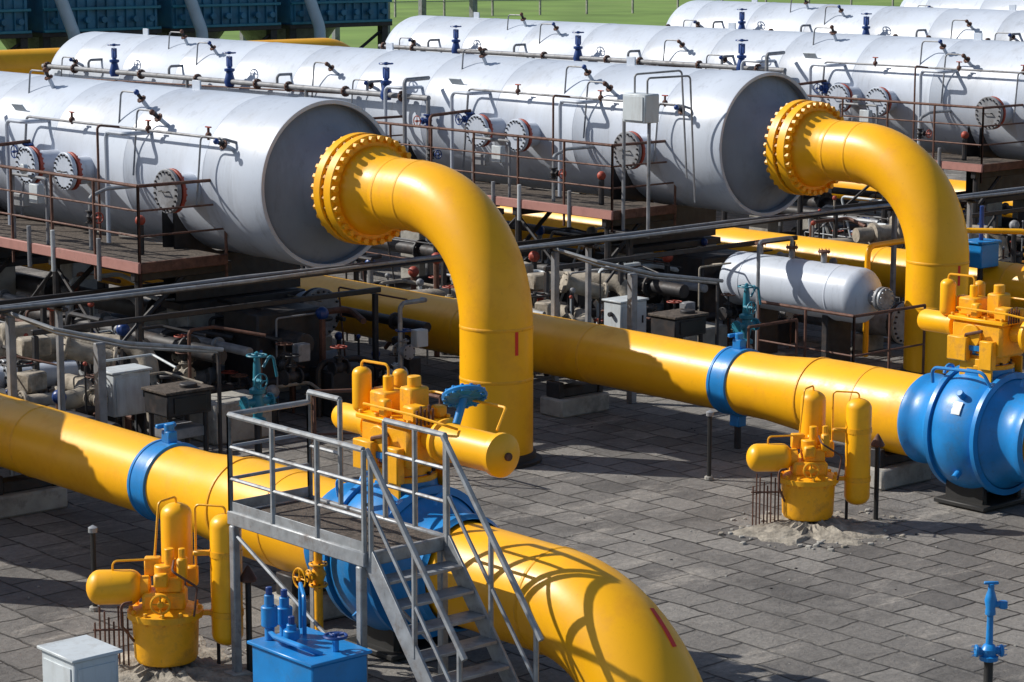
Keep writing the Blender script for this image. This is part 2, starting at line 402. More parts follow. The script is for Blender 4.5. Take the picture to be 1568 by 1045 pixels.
g.pipe([c0+V((-.45,.5,.58)),c0+V((-.48,.5,.78)),c0+V((-.48,-.3,.82)),c0+V((-.42,-.4,.6))],.022,BLU,.1,8)
# small pale data label on the body, following the curve
vs=[]
for j in range(3):
    for k in range(4):
        la=math.radians(-4+5*j); lo=math.radians(158-4*k); r=.803*math.cos(la)
        vs.append(c0+V((math.cos(lo)*r,.803*math.sin(la)-.1,math.sin(lo)*r)))
g.add(vs,[[4*j+k,4*j+k+1,4*j+k+5,4*j+k+4] for j in range(2) for k in range(3)],CAB)
g.make(rows(0,1,2))

g=G('yellow_valve_actuator')
c0=V((PX,18.48,2.0))
g.cyl(c0+V((0,0,-.24)),c0+V((0,0,-.08)),.27,YEL2,20)
g.flange(c0+V((0,0,-.22)),(0,0,1),.33,.06,YEL2,10,.29,DRK,.02,.03)
g.box(c0+V((0,0,.13)),(.52,.78,.42),YEL2,ch=.04)
g.box(c0+V((0,0,.36)),(.58,.86,.05),YEL,ch=.015)
for sx in(-.25,.25):
    for sy in(-.38,-.13,.13,.38): g.cyl(c0+V((sx,sy,.34)),c0+V((sx,sy,.42)),.025,YEL2,6)
g.cyl(c0+V((-.26,.05,.16)),c0+V((-.31,.05,.16)),.15,YEL2,16); g.tube([c0+V((-.3,.15,.05)),c0+V((-.33,.1,.18)),c0+V((-.33,-.15,.25))],.02,RST,6)
g.cyl(c0+V((0,-.39,.22)),c0+V((0,-.62,.22)),.12,YEL2,16)
g.lathe(c0+V((0,-.60,.22)),(0,-1,0),[(0,0),(0,.21),(.03,.225),(.06,.225),(.08,.19),(.82,.19),(.84,.215),(.90,.215),(.93,.17),(.96,.09),(.97,0)],YEL,28)
g.cyl(c0+V((0,-1.55,.22)),c0+V((0,-1.60,.22)),.04,RST,10)
g.lathe(c0+V((0,.39,.22)),(0,1,0),[(0,.11),(.1,.11),(.11,.17),(.16,.17),(.17,.14),(.62,.14),(.66,.12),(.69,.06),(.7,0)],YEL,24)
for (x_,y_,sx,sy,sz) in [(0,.25,.3,.26,.22),(.05,-.1,.24,.2,.3),(-.12,-.32,.18,.2,.16),(.1,.48,.14,.16,.2),(-.2,.05,.1,.12,.18),(.2,-.3,.12,.14,.12)]:
    g.box(c0+V((x_,y_,.385+sz/2)),(sx,sy,sz),YEL2,ch=.02)
g.cyl(c0+V((.05,-.1,.68)),c0+V((.05,-.1,.79)),.07,YEL2,12); g.cyl(c0+V((.0,.25,.60)),c0+V((.0,.25,.75)),.055,YEL,12)
g.capsule(c0+V((-.05,.62,.32)),c0+V((-.05,.62,.80)),.10,YEL,18)
g.capsule(c0+V((.22,.34,.38)),c0+V((.22,.34,.78)),.075,YEL2,16)
g.pipe([c0+V((-.05,.62,.78)),c0+V((-.05,.62,.86)),c0+V((0,.25,.86)),c0+V((0,.25,.7))],.014,YEL2,.05,6)
g.pipe([c0+V((-.2,.3,.45)),c0+V((-.3,.3,.5)),c0+V((-.3,-.5,.5)),c0+V((-.22,-.9,.45)),c0+V((-.1,-.95,.4))],.014,YEL2,.05,6)
g.pipe([c0+V((.15,-.1,.6)),c0+V((.3,-.1,.6)),c0+V((.3,-1.2,.6)),c0+V((.1,-1.3,.42))],.014,YEL2,.05,6)
for k in range(5): g.cyl(c0+V((-.2+.05*k,-.45,.36)),c0+V((-.2+.05*k,-.45,.52+.04*(k%2))),.012,RST,6)
g.box(c0+V((-.34,.2,.0)),(.1,.3,.3),YEL2); g.box(c0+V((-.30,-.22,-.05)),(.1,.2,.36),YEL2)
g.box(c0+V((-.30,-.05,-.28)),(.03,.5,.34),YEL2); g.box(c0+V((.30,-.05,-.28)),(.03,.5,.34),YEL2)
g.wheel(c0+V((.18,-.72,.66)),(.3,.5,.8),.2,BLU,.03,6); g.cyl(c0+V((.18,-.72,.66)),c0+V((.05,-.75,.4)),.04,BLU,10)
g.lathe(c0+V((.18,-.72,.64)),(.3,.5,.8),[(0,0),(0,.17),(.03,.16),(.04,0)],BLU,20)
for i in range(14):
    x_,y_,z_=basis((.3,.5,.8)); a=2*math.pi*i/14; p=c0+V((.18,-.72,.66))+(x_*math.cos(a)+y_*math.sin(a))*.2
    g.cyl(p-z_*.04,p+z_*.04,.02,BLU,6)
g.make(rows(0,1,2))

# ---------------------------------------------------------------- buried valve operator
g=G('yellow_buried_valve_operator')
g.lathe((0,0,0),(0,0,1),[(0,.20),(.08,.2),(.09,.29),(.13,.31),(.52,.325),(.53,.37),(.59,.37),(.60,.30),(.63,.24),(.63,0)],YEL2,32)
for i in range(12):
    a=2*math.pi*i/12; g.cyl((math.cos(a)*.335,math.sin(a)*.335,.50),(math.cos(a)*.335,math.sin(a)*.335,.63),.022,YEL2,6)
g.box((0,0,.70),(.42,.34,.18),YEL2,ch=.03); g.box((.05,.02,.86),(.26,.3,.16),YEL2,ch=.02); g.cyl((0,0,.9),(0,0,1.04),.10,YEL2,14)
g.box((-.12,.1,1.0),(.16,.12,.18),YEL2); g.box((.18,-.08,1.02),(.1,.14,.22),YEL2,ch=.02); g.cyl((.18,-.08,1.1),(.18,-.08,1.22),.035,YEL2,8)
g.box((-.02,-.16,.92),(.14,.1,.14),YEL2,ch=.02); g.box((.26,.1,.9),(.12,.12,.2),YEL2,ch=.02); g.cyl((.05,.0,1.0),(.05,0,1.2),.05,YEL2,10)
g.cyl((.0,.18,.74),(.0,.34,.74),.08,YEL2,12)
g.capsule((.10,.32,.80),(.10,.32,1.58),.155,YEL,24); g.box((.06,.17,1.0),(.1,.1,.12),YEL2)
g.capsule((.60,0,.22),(.60,0,1.54),.155,YEL,24)
g.capsule((-.76,0,.82),(-.2,0,.82),.17,YEL,24)
g.cyl((-.24,0,.82),(-.14,0,.82),.11,YEL2,14)
for zz in(.55,1.15):
    g.box((.41,.0,zz),(.26,.06,.05),YEL2)
    g.lathe((.60,0,zz-.03),(0,0,1),[(0,.158),(.0,.163),(.06,.163),(.06,.158)],YEL2,24)
g.pipe([(.60,0,1.52),(.60,0,1.61),(.3,.1,1.61),(.3,.1,1.0)],.012,YEL2,.05,6)
g.pipe([(.10,.32,1.56),(.10,.32,1.64),(-.05,.1,1.64),(-.1,.1,1.1)],.012,YEL2,.05,6)
g.pipe([(-.5,.0,.98),(-.5,0,1.08),(-.1,.05,1.08)],.012,YEL2,.05,6)
g.pipe([(-.3,-.2,.72),(-.4,-.25,.72),(-.4,-.25,.5),(-.3,-.1,.3)],.015,RST,.05,6)
g.pipe([(.3,-.3,.6),(.34,-.34,.9),(.1,-.3,1.05),(.1,-.1,1.1)],.012,RST,.05,6)
g.wheel((-.02,-.3,.72),(0,-1,0),.09,YEL2,.014,4); g.cyl((0,-.1,.72),(0,-.31,.72),.03,YEL2,8)
for k in range(8):
    xx=-.68+.045*k; g.cyl((xx,-.05+.02*(k%3),-.2),(xx,-.05+.02*(k%3),.48+.05*((k*3)%4)),.010,RST,5)
g.cyl((-.70,-.04,.40),(-.32,-.04,.40),.012,RST,5)
g.cyl((.50,.12,-.2),(.50,.12,.3),.02,DRK,6)
ang=math.radians(-38)
g.make([(12.47,19.38,.03),(12.32+PITCH-.13,19.15,.03)],ang)

g=G('sand_mound')
rd=random.Random(9); n=64; vs=[(0,0,.12)]; fs=[]; M=10
for j in range(1,M+1):
    for i in range(n):
        a=2*math.pi*i/n; R_=(.78+.16*math.sin(3*a+1)+.10*math.sin(7*a)+.07*math.sin(13*a)+.04*rd.random())*j/M
        h=.12*(1-j/M)**.8*(.55+.9*rd.random())-.004 if j<M else -.015
        vs.append((R_*math.cos(a)*1.15,R_*math.sin(a),h))
for i in range(n): fs.append([0,1+i,1+(i+1)%n])
for j in range(M-1):
    for i in range(n):
        a=1+j*n+i; b=1+j*n+(i+1)%n; fs.append([a,a+n,b+n,b])
g.add(vs,fs,SAND); g.make([(12.47,19.38,0),(21.50,19.05,0)],.6)

# ---------------------------------------------------------------- vessel access platform
g=G('vessel_access_platform')
x0,x1,y0,y1,z=-2.45,-.95,29.4,36.6,2.4
g.box(((x0+x1)/2,(y0+y1)/2,z-.03),(x1-x0,y1-y0,.05),GRATE,ch=.004)
g.box((x0-.03,(y0+y1)/2,z-.06),(.05,y1-y0+.1,.16),PNK); g.box(((x0+x1)/2,y0-.03,z-.06),(x1-x0,.05,.16),RST); g.box(((x0+x1)/2,y1+.03,z-.06),(x1-x0,.05,.16),PNK)
g.railing([(x1,y0,z),(x0,y0,z),(x0,y1,z),(x1,y1,z)],1.12,RST,.022,(.35,.68),1.15,toe=False,ext=.35)
for yy in [29.6,31.9,34.2,36.4]:
    g.box(((x0+x1)/2+.1,yy,z-.2),(1.7,.12,.16),DRK); g.cyl((x0+.1,yy,-.2),(x0+.1,yy,z-.1),.06,DRK,8)
    g.cyl((x0+.1,yy,z-.9),(x0+.9,yy,z-.25),.04,DRK,6); g.box((x0+.1,yy,.1),(.4,.4,.2),CON)
for k in range(6): g.cyl((x0-.06,30.4+k*1.0+(k%2)*.3,z-.35),(x0-.06,30.4+k*1.0+(k%2)*.3,z+.28),.035,CAB if k%2 else GRY,8)
g.cyl((x0+.1,29.6,.3),(x0+.1,31.9,z-.3),.03,DRK,6); g.cyl((x0+.1,34.2,.3),(x0+.1,31.9,z-.3),.03,DRK,6)
g.pipe([(x0+.15,32.2,z),(x0+.15,32.2,z+1.0),(x0+.15,33.2,z+1.0),(x0+.15,33.2,z)],.025,GRY,.05,8)
g.box((x0+.15,32.5,z+.75),(.12,.26,.3),CAB); g.box((x0+.15,32.95,z+.62),(.12,.3,.2),GRY)
g.cyl((x0+.10,32.7,z+1.12),(x0+.02,32.7,z+1.12),.08,CAB,16)
g.pipe([(x0+.3,31.2,z),(x0+.3,31.2,z+.8),(x0+.6,31.2,z+.9),(-1.1,31.2,z+.9)],.03,STL,.08,8); g.valve((x0+.3,31.2,z+.5),(0,0,1),.04,DRK,.25,(0,-1,0),RED)
g.pipe([(x0+.3,34.6,z),(x0+.3,34.6,z+1.3),(-1.1,34.6,z+1.35)],.03,RST,.08,8); g.valve((x0+.3,34.6,z+.6),(0,0,1),.04,DRK,.25,(0,-1,0),DBLU)
g.pipe([(x0+.5,35.6,z),(x0+.5,35.6,z+1.9),(-1.2,35.8,z+1.9)],.04,GRY,.08,8)
g.box((x0+.4,36.0,z+.4),(.3,.3,.5),GRY); g.cyl((x0+.6,30.3,z),(x0+.6,30.3,z+.45),.05,DRK,8); g.ball((x0+.6,30.3,z+.5),.08,RED,10)
g.make(rowsz(-1,0,1,2,3))

# ---------------------------------------------------------------- vessel top header
g=G('vessel_vent_header')
hx,hz=-1.36,3.93
g.cyl((hx,35.6,hz),(hx,49.8,hz),.055,GRY,12)
g.cyl((hx,35.6,hz),(hx,49.8,hz-.25),.018,RST,6)
for yy in (36.4,38.2,40.1,41.2,43.4,45.6,48.4,49.6): g.flange((hx,yy,hz),(0,1,0),.11,.05,RST,8,.09,DRK,.014,.02,14)
for yy in (36.9,42.2,46.7):
    g.lathe((hx,yy,hz),(0,0,1),[(-.1,.09),(0,.12),(.12,.09),(.2,.07),(.22,.11),(.27,.11),(.28,.05),(.5,.035),(.55,0)],DBLU,14)
    g.box((hx,yy,hz+.42),(.05,.18,.22),DBLU); g.wheel((hx,yy,hz+.6),(0,0,1),.13,DBLU,.016)
for yy in (37.5,40.5,44.5,47.8): g.pipe([(hx,yy,hz),(hx,yy,hz+.22),(hx+.45,yy,hz+.22),(hx+.55,yy,hz-.1)],.03,GRY,.08,8); 
for yy in (35.62,39.5,43.8,49.7): g.pipe([(hx,yy,hz),(hx,yy,hz-.25),(hx-.05,yy,hz-4.3)],.04,GRY,.08,8)
g.valve((hx,35.62,hz-.42),(0,0,1),.05,DBLU,.3,(-1,0,0),RED)
g.valve((hx,39.5,hz-.5),(0,0,1),.05,DBLU,.3,(-1,0,0),DBLU)
g.make(rowsz(-1,0,1,2,3))
g=G('vessel_instrument_line')
hx,hz=-1.22,4.15
g.pipe([(hx+.3,28.9,hz-.1),(hx,29.0,hz),(hx,34.6,hz),(hx-.15,34.6,hz-1.6)],.022,GRY,.08,8)
for yy in (29.4,31.0,33.2): g.cyl((hx,yy,hz-.04),(hx,yy,hz+.14),.02,RST,6); g.ball((hx,yy,hz+.03),.05,RST,10); g.box((hx,yy,hz+.15),(.03,.14,.02),RED)
g.pipe([(hx,31.8,hz),(hx-.4,31.8,hz+.05),(hx-.4,31.8,hz-1.7)],.02,RST,.06,6)
g.valve((hx-.02,34.55,hz-.55),(0,0,1),.05,DBLU,.28,(-1,0,0),DBLU)
g.make(rowsz(0,1,2,3))

# ---------------------------------------------------------------- cable rack spanning the rows
g=G('pipe_and_cable_rack')
yy=27.05; zz=2.42
yy2=yy
for k,(dy,r) in enumerate([(-.11,.026),(-.03,.022),(.06,.03)]):
    g.tube([(2+ i*2.4,yy+dy,zz+.02*math.sin(i*1.7+k)) for i in range(23)],r,[STL,DRK,GRY][k],8)
g.box((28,yy,zz-.05),(54,.2,.02),DRK,ch=.004)
for k in range(10):
    xx=15.9+ (k-1)*4.675+ (.0 if k%2 else 2.6)
    g.box((xx,yy,zz/2-.05),(.08,.08,zz-.1),GRY); g.box((xx,yy,zz-.1),(.08,.36,.05),DRK); g.box((xx,yy,.04),(.25,.25,.08),CON)
ob=g.make()

g=G('overhead_cable_support')
g.tube([(-5.95,27,2.35),(-5.7,26.3,2.2),(-4.9,25.9,1.98),(-3.5,25.8,1.75)],.03,STL,8)
g.tube([(-5.85,27,2.30),(-5.6,26.4,2.12),(-4.8,26.0,1.9),(-3.5,25.9,1.70)],.018,STL,6)
g.box((-5.92,27.0,1.15),(.1,.1,2.3),GRY); g.box((-5.2,26.05,1.0),(.12,.12,2.0),GRY); g.box((-3.5,25.9,.88),(.05,.05,1.75),DRK)
g.make(rows(0,1))

g=G('teal_valve_column')
x,y=-3.0,25.75
g.cyl((x,y,0),(x,y,.75),.05,DRK,8)
g.lathe((x,y,.7),(0,0,1),[(0,.05),(.02,.11),(.07,.11),(.1,.06),(.25,.09),(.4,.06),(.42,.11),(.47,.11),(.5,.06),(.8,.05),(.96,.03),(.98,0)],TEAL,16)
g.cyl((x-.2,y,1.0),(x+.2,y,1.0),.05,TEAL,10); g.flange((x-.21,y,1.0),(1,0,0),.10,.03,TEAL,8); g.flange((x+.21,y,1.0),(1,0,0),.10,.03,TEAL,8)
g.wheel((x,y,1.62),(0,0,1),.13,TEAL,.014); g.wheel((x-.05,y-.16,1.3),(0,-1,0),.1,TEAL,.012); g.cyl((x-.05,y,1.3),(x-.05,y-.16,1.3),.03,TEAL,8)
g.pipe([(x+.1,y,1.45),(x+.25,y,1.66),(x+.32,y,1.3)],.02,TEAL,.06,6)
g.make(rows(0,1))
g=G('dark_control_box')
x,y=-3.75,26.5
g.box((x,y,1.0),(.7,.56,.30),DRK,ch=.02); g.box((x,y,1.17),(.76,.62,.04),GRATE); g.box((x,y,.6),(.55,.45,.14),GRY); g.box((x,y-.29,1.0),(.5,.02,.2),BLK)
for sx in(-.28,.28):
    for sy in(-.22,.22): g.cyl((x+sx,y+sy,0),(x+sx,y+sy,.85),.035,DRK,6)
g.cyl((x+.1,y-.1,1.18),(x+.1,y-.1,1.24),.12,DRK,14)
g.make(rows(0,1))
g=G('white_instrument_cabinet')
x,y=-3.95,27.5
g.box((x,y,1.0),(.58,.40,.58),CAB,ch=.015); g.box((x,y,1.31),(.63,.45,.03),CAB); g.box((x,y-.205,.99),(.50,.012,.48),CAB,ch=.004); g.box((x+.18,y-.215,1.0),(.03,.02,.12),DRK)
for sx in(-.23,.23): g.box((x+sx,y,.35),(.05,.3,.7),DRK)
g.cyl((x-.30,y,1.1),(x-.36,y,1.1),.04,DRK,8)
g.make(rows(0,1))

def clutter(name,seed,ks):
    rd=random.Random(seed); g=G(name)
    g.pipe([(-5.2,30.2,1.35),(-3.4,29.6,1.35),(-2.9,28.6,1.35),(-2.9,28.3,.2)],.14,BEI,.3,14)
    g.lathe((-4.6,30.0,1.35),(1,-.33,0),[(-.3,.15),(-.28,.22),(-.2,.22),(-.18,.17),(.18,.17),(.2,.22),(.28,.22),(.3,.15)],BEI,18)
    g.box((-4.2,29.85,1.52),(.5,.34,.3),BEI,ch=.04,rz=-.3); g.box((-3.3,29.3,1.15),(.3,.3,.4),DRK)
    g.pipe([(-5.5,28.1,.9),(-4.4,27.9,.9),(-3.9,28.6,.9),(-3.9,29.4,.9)],.13,BEI,.3,14)
    for q in (-5.2,-4.7): g.flange((q,28.02,.9),(1,-.18,0),.2,.05,BEI,10)
    g.box((-4.9,28.3,1.15),(.34,.3,.26),BEI,ch=.03,rz=.2)
    g.box((-4.5,28.9,1.5),(.42,.3,.26),BEI,ch=.03,rz=-.2); g.cyl((-4.1,28.8,1.45),(-3.5,28.5,1.25),.13,BEI,14); g.flange((-4.08,28.79,1.45),(.87,-.4,-.27),.18,.05,BEI,8); g.flange((-3.5,28.5,1.25),(.87,-.4,-.27),.18,.05,BEI,8)
    g.pipe([(-6.2,31.5,1.0),(-4.5,31.0,1.0),(-2.0,31.0,1.0),(-.5,31.0,1.3)],.17,BEI,.4,14)
    g.valve((-2.7,28.3,.75),(0,0,1),.1,DRK,.45,(-1,0,0),DRK)
    g.valve((-4.9,28.6,.8),(0,1,0),.11,BEI,.6,(0,0,1),DRK); g.cyl((-4.9,26.2,.8),(-4.9,33,.8),.1,DRK,12)
    g.valve((-4.2,29.6,.7),(1,0,0),.09,GRY,.5,(0,0,1),RED); g.cyl((-7.0,29.6,.7),(-2.5,29.6,.7),.08,DRK,10)
    for yy,rr,mm in [(28.9,.09,DRK),(30.0,.12,GRY),(33.2,.15,DRK),(35.5,.1,DRK)]:
        g.cyl((-5.6,yy,.5),(1.5,yy,.5),rr,mm,12); g.flange((-3.1,yy,.5),(1,0,0),rr*1.8,.05,mm,8); g.flange((-1.0,yy,.5),(1,0,0),rr*1.8,.05,mm,8)
    for xx,rr,mm in [(-1.9,.12,DRK),(-1.4,.07,GRY),(-.4,.16,DRK),(1.9,.08,DRK)]:
        g.cyl((xx,28.2,1.15),(xx,50,1.15),rr,mm,12)
        for k in range(6): g.flange((xx,29+3.1*k,1.15),(0,1,0),rr*1.7,.05,mm,8)
    for k in range(170):
        x=rd.uniform(-5.5,1.8); y=rd.uniform(27.3,33.5); z=rd.uniform(.4,1.75); r=rd.choice([.012,.015,.018,.025,.035,.05])
        m=rd.choice([DRK,GRY,RST,STL,DRK,BEI,DRK,RST,CAB]); t=rd.random()
        if t<.3: g.cyl((x,y,0),(x,y,z),r,m,8); g.ball((x,y,z),r*2,rd.choice([RED,DBLU,GRY]),8)
        elif t<.55: g.pipe([(x,y,0),(x,y,z),(x+rd.uniform(.4,1.2),y,z),(x+.9,y+rd.choice([-.6,.6]),z-.1)],r,m,r*3,8)
        elif t<.75: g.pipe([(x,y,z),(x,y+rd.uniform(.8,2.2),z),(x,y+1.5,.1)],r,m,r*3,8)
        else: g.valve((x,y,z*.6),(1,0,0) if rd.random()<.5 else (0,1,0),.06,m,.34,(0,0,1),rd.choice([RED,DBLU,DRK,RST]))
        if t>.9: g.box((x+.3,y,z*.7),(.22,.16,.26),rd.choice([CAB,GRY,DRK]))
    for yy in (28.6,31.2): g.box((-1.7,yy,1.75),(6.0,.07,.08),DRK)
    for xx in(-4.65,-3.0,1.2):
        for yy in(28.6,31.2): g.box((xx,yy,.85),(.08,.08,1.7),DRK)
    g.cyl((-4.65,28.6,.2),(-3.0,28.6,1.7),.025,DRK,6); g.cyl((-3.0,31.2,.2),(1.2,31.2,1.7),.025,DRK,6)
    g.box((-1.9,28.0,.3),(1.0,.7,.6),CON,ch=.03); g.box((.4,28.4,.35),(.8,.6,.7),DRK,ch=.03)
    g.box((-.2,29.3,1.0),(1.2,.9,1.1),DRK,ch=.03); g.cyl((-2.2,30,.9),(-1.0,30,.9),.3,DRK,18)
    g.make(rows(*ks))
clutter('small_bore_piping_manifold',3,(0,))
clutter('small_bore_piping_manifold',21,(1,))
clutter('small_bore_piping_manifold',11,(2,))

g=G('flanged_drain_drum')
g.cyl((22.2,29.95,1.25),(22.2,32.6,1.25),.30,WHT,28); g.flange((22.2,29.9,1.25),(0,1,0),.39,.07,GRY,20,.34,DRK,.02,.03); g.flange((22.2,29.99,1.25),(0,1,0),.39,.06,DRK,20,.34,DRK,.02,.03)
for yy in(30.6,32.2): g.box((22.2,yy,.5),(.4,.25,1.0),CON)
g.cyl((22.2,31.2,1.5),(22.2,31.2,1.75),.08,GRY,12); g.flange((22.2,31.2,1.75),(0,0,1),.14,.04,RST,8)
g.make()
g=G('flanged_pipe_end')
g.cyl((31.6,26.1,.55),(31.6,30,.55),.27,GRY,28); g.flange((31.6,26.0,.55),(0,1,0),.36,.07,STL,20,.31,DRK,.02,.03); g.flange((31.6,26.09,.55),(0,1,0),.36,.06,DRK,20,.31,DRK,.02,.03)
g.box((31.6,26.8,.14),(.5,.3,.28),CON); g.box((31.6,29,.14),(.5,.3,.28),CON)
g.make()

g=G('small_horizontal_tank')
g.capsule((29.4,28.0,1.35),(29.4,24.85,1.35),.45,WHT,48,flat=.6)
for yy in(27.4,25.5): g.lathe((29.4,yy-.02,1.35),(0,1,0),[(0,.45),(.01,.457),(.03,.457),(.04,.45)],WHT,48)
g.cyl((29.4,24.9,1.35),(29.4,24.7,1.35),.12,GRY,16); g.flange((29.4,24.68,1.35),(0,1,0),.19,.06,GRY,12); g.flange((29.4,24.60,1.35),(0,1,0),.19,.05,STL,12)
for yy in(27.2,25.6):
    g.box((29.4,yy,.5),(.6,.12,1.0),DRK); g.box((29.4,yy,.06),(.8,.3,.12),CON)
for yy in(25.9,26.6,27.3): g.cyl((29.4,yy,1.75),(29.4,yy,1.98),.05,GRY,10); g.flange((29.4,yy,1.98),(0,0,1),.1,.04,RST,8)
g.pipe([(29.4,26.6,2.0),(29.4,26.6,2.15),(28.6,26.6,2.15),(28.6,26.6,.2)],.03,GRY,.1,8)
g.make()
g=G('equipment_guard_rail')
g.railing([(28.2,26.2,0),(28.2,24.2,0),(29.9,24.2,0)],1.25,RST,.022,(.5,),.9,toe=False)
g.railing([(26.9,25.2,0),(28.0,25.2,0)],1.1,RST,.022,(.5,),1.1,toe=False)
g.make()
g=G('equipment_guard_rail')
g.railing([(18.6,25.2,0),(19.6,24.6,0),(19.6,23.8,0)],1.15,RST,.022,(.5,),1.2,toe=False)
g.make()
g=G('blue_instrument_case')
g.box((33.6,26.0,1.55),(.5,.42,.42),BLU,ch=.02); g.box((33.6,26,1.78),(.56,.48,.04),BLU); g.cyl((33.6,26,0),(33.6,26,1.34),.05,DRK,8); g.cyl((33.6,26,1.8),(33.6,26,2.4),.04,DBLU,8); g.box((33.6,26,.05),(.3,.3,.1),CON)
g.make()
g=G('yellow_impulse_pipe')
g.pipe([(30.6,26.0,.1),(30.6,26.0,1.95),(33.2,26.0,2.0),(33.9,25.2,2.0),(33.9,25.2,1.2)],.05,YEL,.15,10)
g.valve((32.2,26.0,1.97),(1,0,0),.05,YEL2,.25,(0,0,1),YEL2); g.valve((33.9,25.2,1.6),(0,0,1),.06,YEL2,.25,(0,-1,0),YEL2)
g.make()
g=G('junction_box_stand')
g.box((28.15,28.9,4.2),(.34,.55,.48),CAB,ch=.02); g.box((27.97,28.9,4.2),(.015,.46,.4),CAB,ch=.004)
for yy in(28.7,29.3): g.cyl((28.15,yy,2.1),(28.15,yy,4.0),.03,GRY,8)
g.box((28.15,29.0,2.08),(.3,1.0,.06),DRK)
g.box((28.3,29.3,1.05),(.1,.1,2.1),DRK)
g.pipe([(28.15,29.05,4.42),(28.15,29.05,4.75),(28.9,28.7,4.8),(28.95,28.6,3.0)],.018,GRY,.06,6)
g.pipe([(28.15,28.75,4.42),(28.15,28.75,4.7),(28.9,28.5,4.72),(28.95,28.4,2.6)],.018,GRY,.06,6)
g.make()

g=G('flanged_white_pipe_run')
g.cyl((13.2,30.2,1.0),(17.4,29.2,1.0),.17,WHT,20)
d=V((4.2,-1.0,0)).normalized()
for t in(.5,1.15,2.4,3.3): g.flange(V((13.2,30.2,1.0))+d*t,d,.27,.07,STL,14,.23,DRK,.02,.03)
g.lathe(V((13.2,30.2,1.0))+d*1.3,d,[(0,.17),(.15,.24),(.5,.28),(.85,.24),(1.0,.17)],WHT,20)
g.box((14.2,29.95,.4),(.4,.3,.8),CON); g.box((16.6,29.4,.4),(.4,.3,.8),CON)
g.make()

# ---------------------------------------------------------------- foreground platform with stair
g=G('steel_access_stair_platform')
x0,x1,y0,y1,z=12.9,13.85,16.75,18.85,1.6
g.box(((x0+x1)/2,(y0+y1)/2,z),(x1-x0-.08,y1-y0-.08,.04),GRATE,ch=.004)
for xx in(x0,x1): g.box((xx,(y0+y1)/2,z-.03),(.06,y1-y0+.06,.14),STL)
for yy in(y0,y1): g.box(((x0+x1)/2,yy,z-.035),(x1-x0-.06,.06,.13),STL)
for xx in(x0,x1):
    for yy in(y0+.05,y1-.05): g.box((xx,yy,z/2-.05),(.08,.08,z-.1),STL); g.box((xx,yy,.02),(.2,.2,.04),CON)
    g.cyl((xx,y0+.1,.5),(xx,y1-.1,1.4),.02,STL,6)
H=.98
g.railing([(x0,y0,z),(x0,y1,z),(x1,y1,z)],H,STL,.025,(.36,.68),.75,toe=STL)
g.railing([(x1,y0,z),(x1,y0+.9,z)],H,STL,.025,(.36,.68),.5,toe=False)
g.railing([(x1,y1-.5,z),(x1,y1,z)],H+.1,STL,.025,(.5,),.5,toe=False)
run=1.33
for xx in(x0+.03,x1-.03):
    a=V((xx,y0-.02,z)); b=V((xx,y0-run,0))
    d=b-a; L_=d.length
    yd=d.normalized(); xd=V((1,0,0)); zd=xd.cross(yd); Rm=Matrix((xd,yd,zd)).transposed()
    g.box((a+b)/2,(.03,L_,.19),STL,rot=Rm,ch=.003)
    for q in(.03,.5,.97):
        p=a.lerp(b,q); g.cyl(p,p+V((0,0,H)),.026,STL,6)
    off=V((0,0,H)); e=b+off+yd*.05
    g.cyl(a+off+V((0,.02,0)),e,.03,STL,8); g.cyl(a+off*.5,b+off*.5,.02,STL,6)
for k in range(1,8):
    q=k/8; yy=y0-.02-(run-.02)*q; zz=z*(1-q)
    g.box(((x0+x1)/2,yy,zz),(x1-x0-.1,.23,.03),STL,ch=.004)
g.make()

g=G('blue_dosing_unit')
g.box((12.38,16.9,.45),(.62,.92,.72),BLU,ch=.02); g.box((12.38,16.9,.825),(.68,.98,.03),BLU); g.box((12.38,16.9,.06),(.55,.85,.1),DRK)
for (dx,dy,h) in [(-.16,.38,.42),(.02,.40,.36),(-.12,.10,.2)]:
    p=V((12.38+dx,16.9+dy,.84)); g.cyl(p,p+V((0,0,h)),.045,BLU,12); g.cyl(p+V((0,0,h*.3)),p+V((0,0,h*.75)),.075,BLU,14); g.cyl(p+V((0,0,h)),p+V((0,0,h+.07)),.03,DBLU,8)
g.pipe([(12.22,17.28,.92),(12.15,17.1,.92),(12.15,16.7,.92),(12.3,16.6,.84)],.025,BLU,.06,8)
g.wheel((12.45,16.6,.98),(0,0,1),.1,DBLU,.014); g.cyl((12.45,16.6,.84),(12.45,16.6,.98),.03,BLU,8)
g.pipe([(12.55,17.2,.84),(12.55,17.2,1.2),(12.8,17.6,1.2),(12.8,17.6,.1)],.02,BLU,.06,8)
g.make()
g=G('white_utility_cabinet')
g.box((10.8,18.2,.44),(.46,.56,.74),CAB,ch=.015); g.box((10.8,18.2,.825),(.52,.62,.03),CAB); g.box((10.565,18.2,.44),(.012,.46,.6),CAB,ch=.004); g.box((10.8,18.2,.04),(.5,.6,.08),CON); g.box((10.8,17.915,.44),(.38,.012,.6),CAB,ch=.004); g.box((10.93,17.905,.5),(.025,.02,.1),DRK)
g.make()
g=G('yellow_vertical_standpipe')
g.cyl((13.75,18.6,0),(13.75,18.6,1.55),.045,YEL2,10); g.valve((13.75,18.6,.9),(0,0,1),.05,YEL2,.25,(-1,0,0),YEL2)
g.make()
g=G('blue_vent_valve_post')
g.lathe((0,0,-.1),(0,0,1),[(0,.09),(.12,.045),(.4,.045)],BLK,12)
g.lathe((0,0,.26),(0,0,1),[(0,.04),(.01,.09),(.05,.09),(.06,.065),(.12,.08),(.16,.055),(.17,.035),(.45,.03),(.46,.05),(.5,.05),(.52,.045),(.6,.06),(.66,.045),(.7,.03),(.76,.03),(.77,0)],BLU,14)
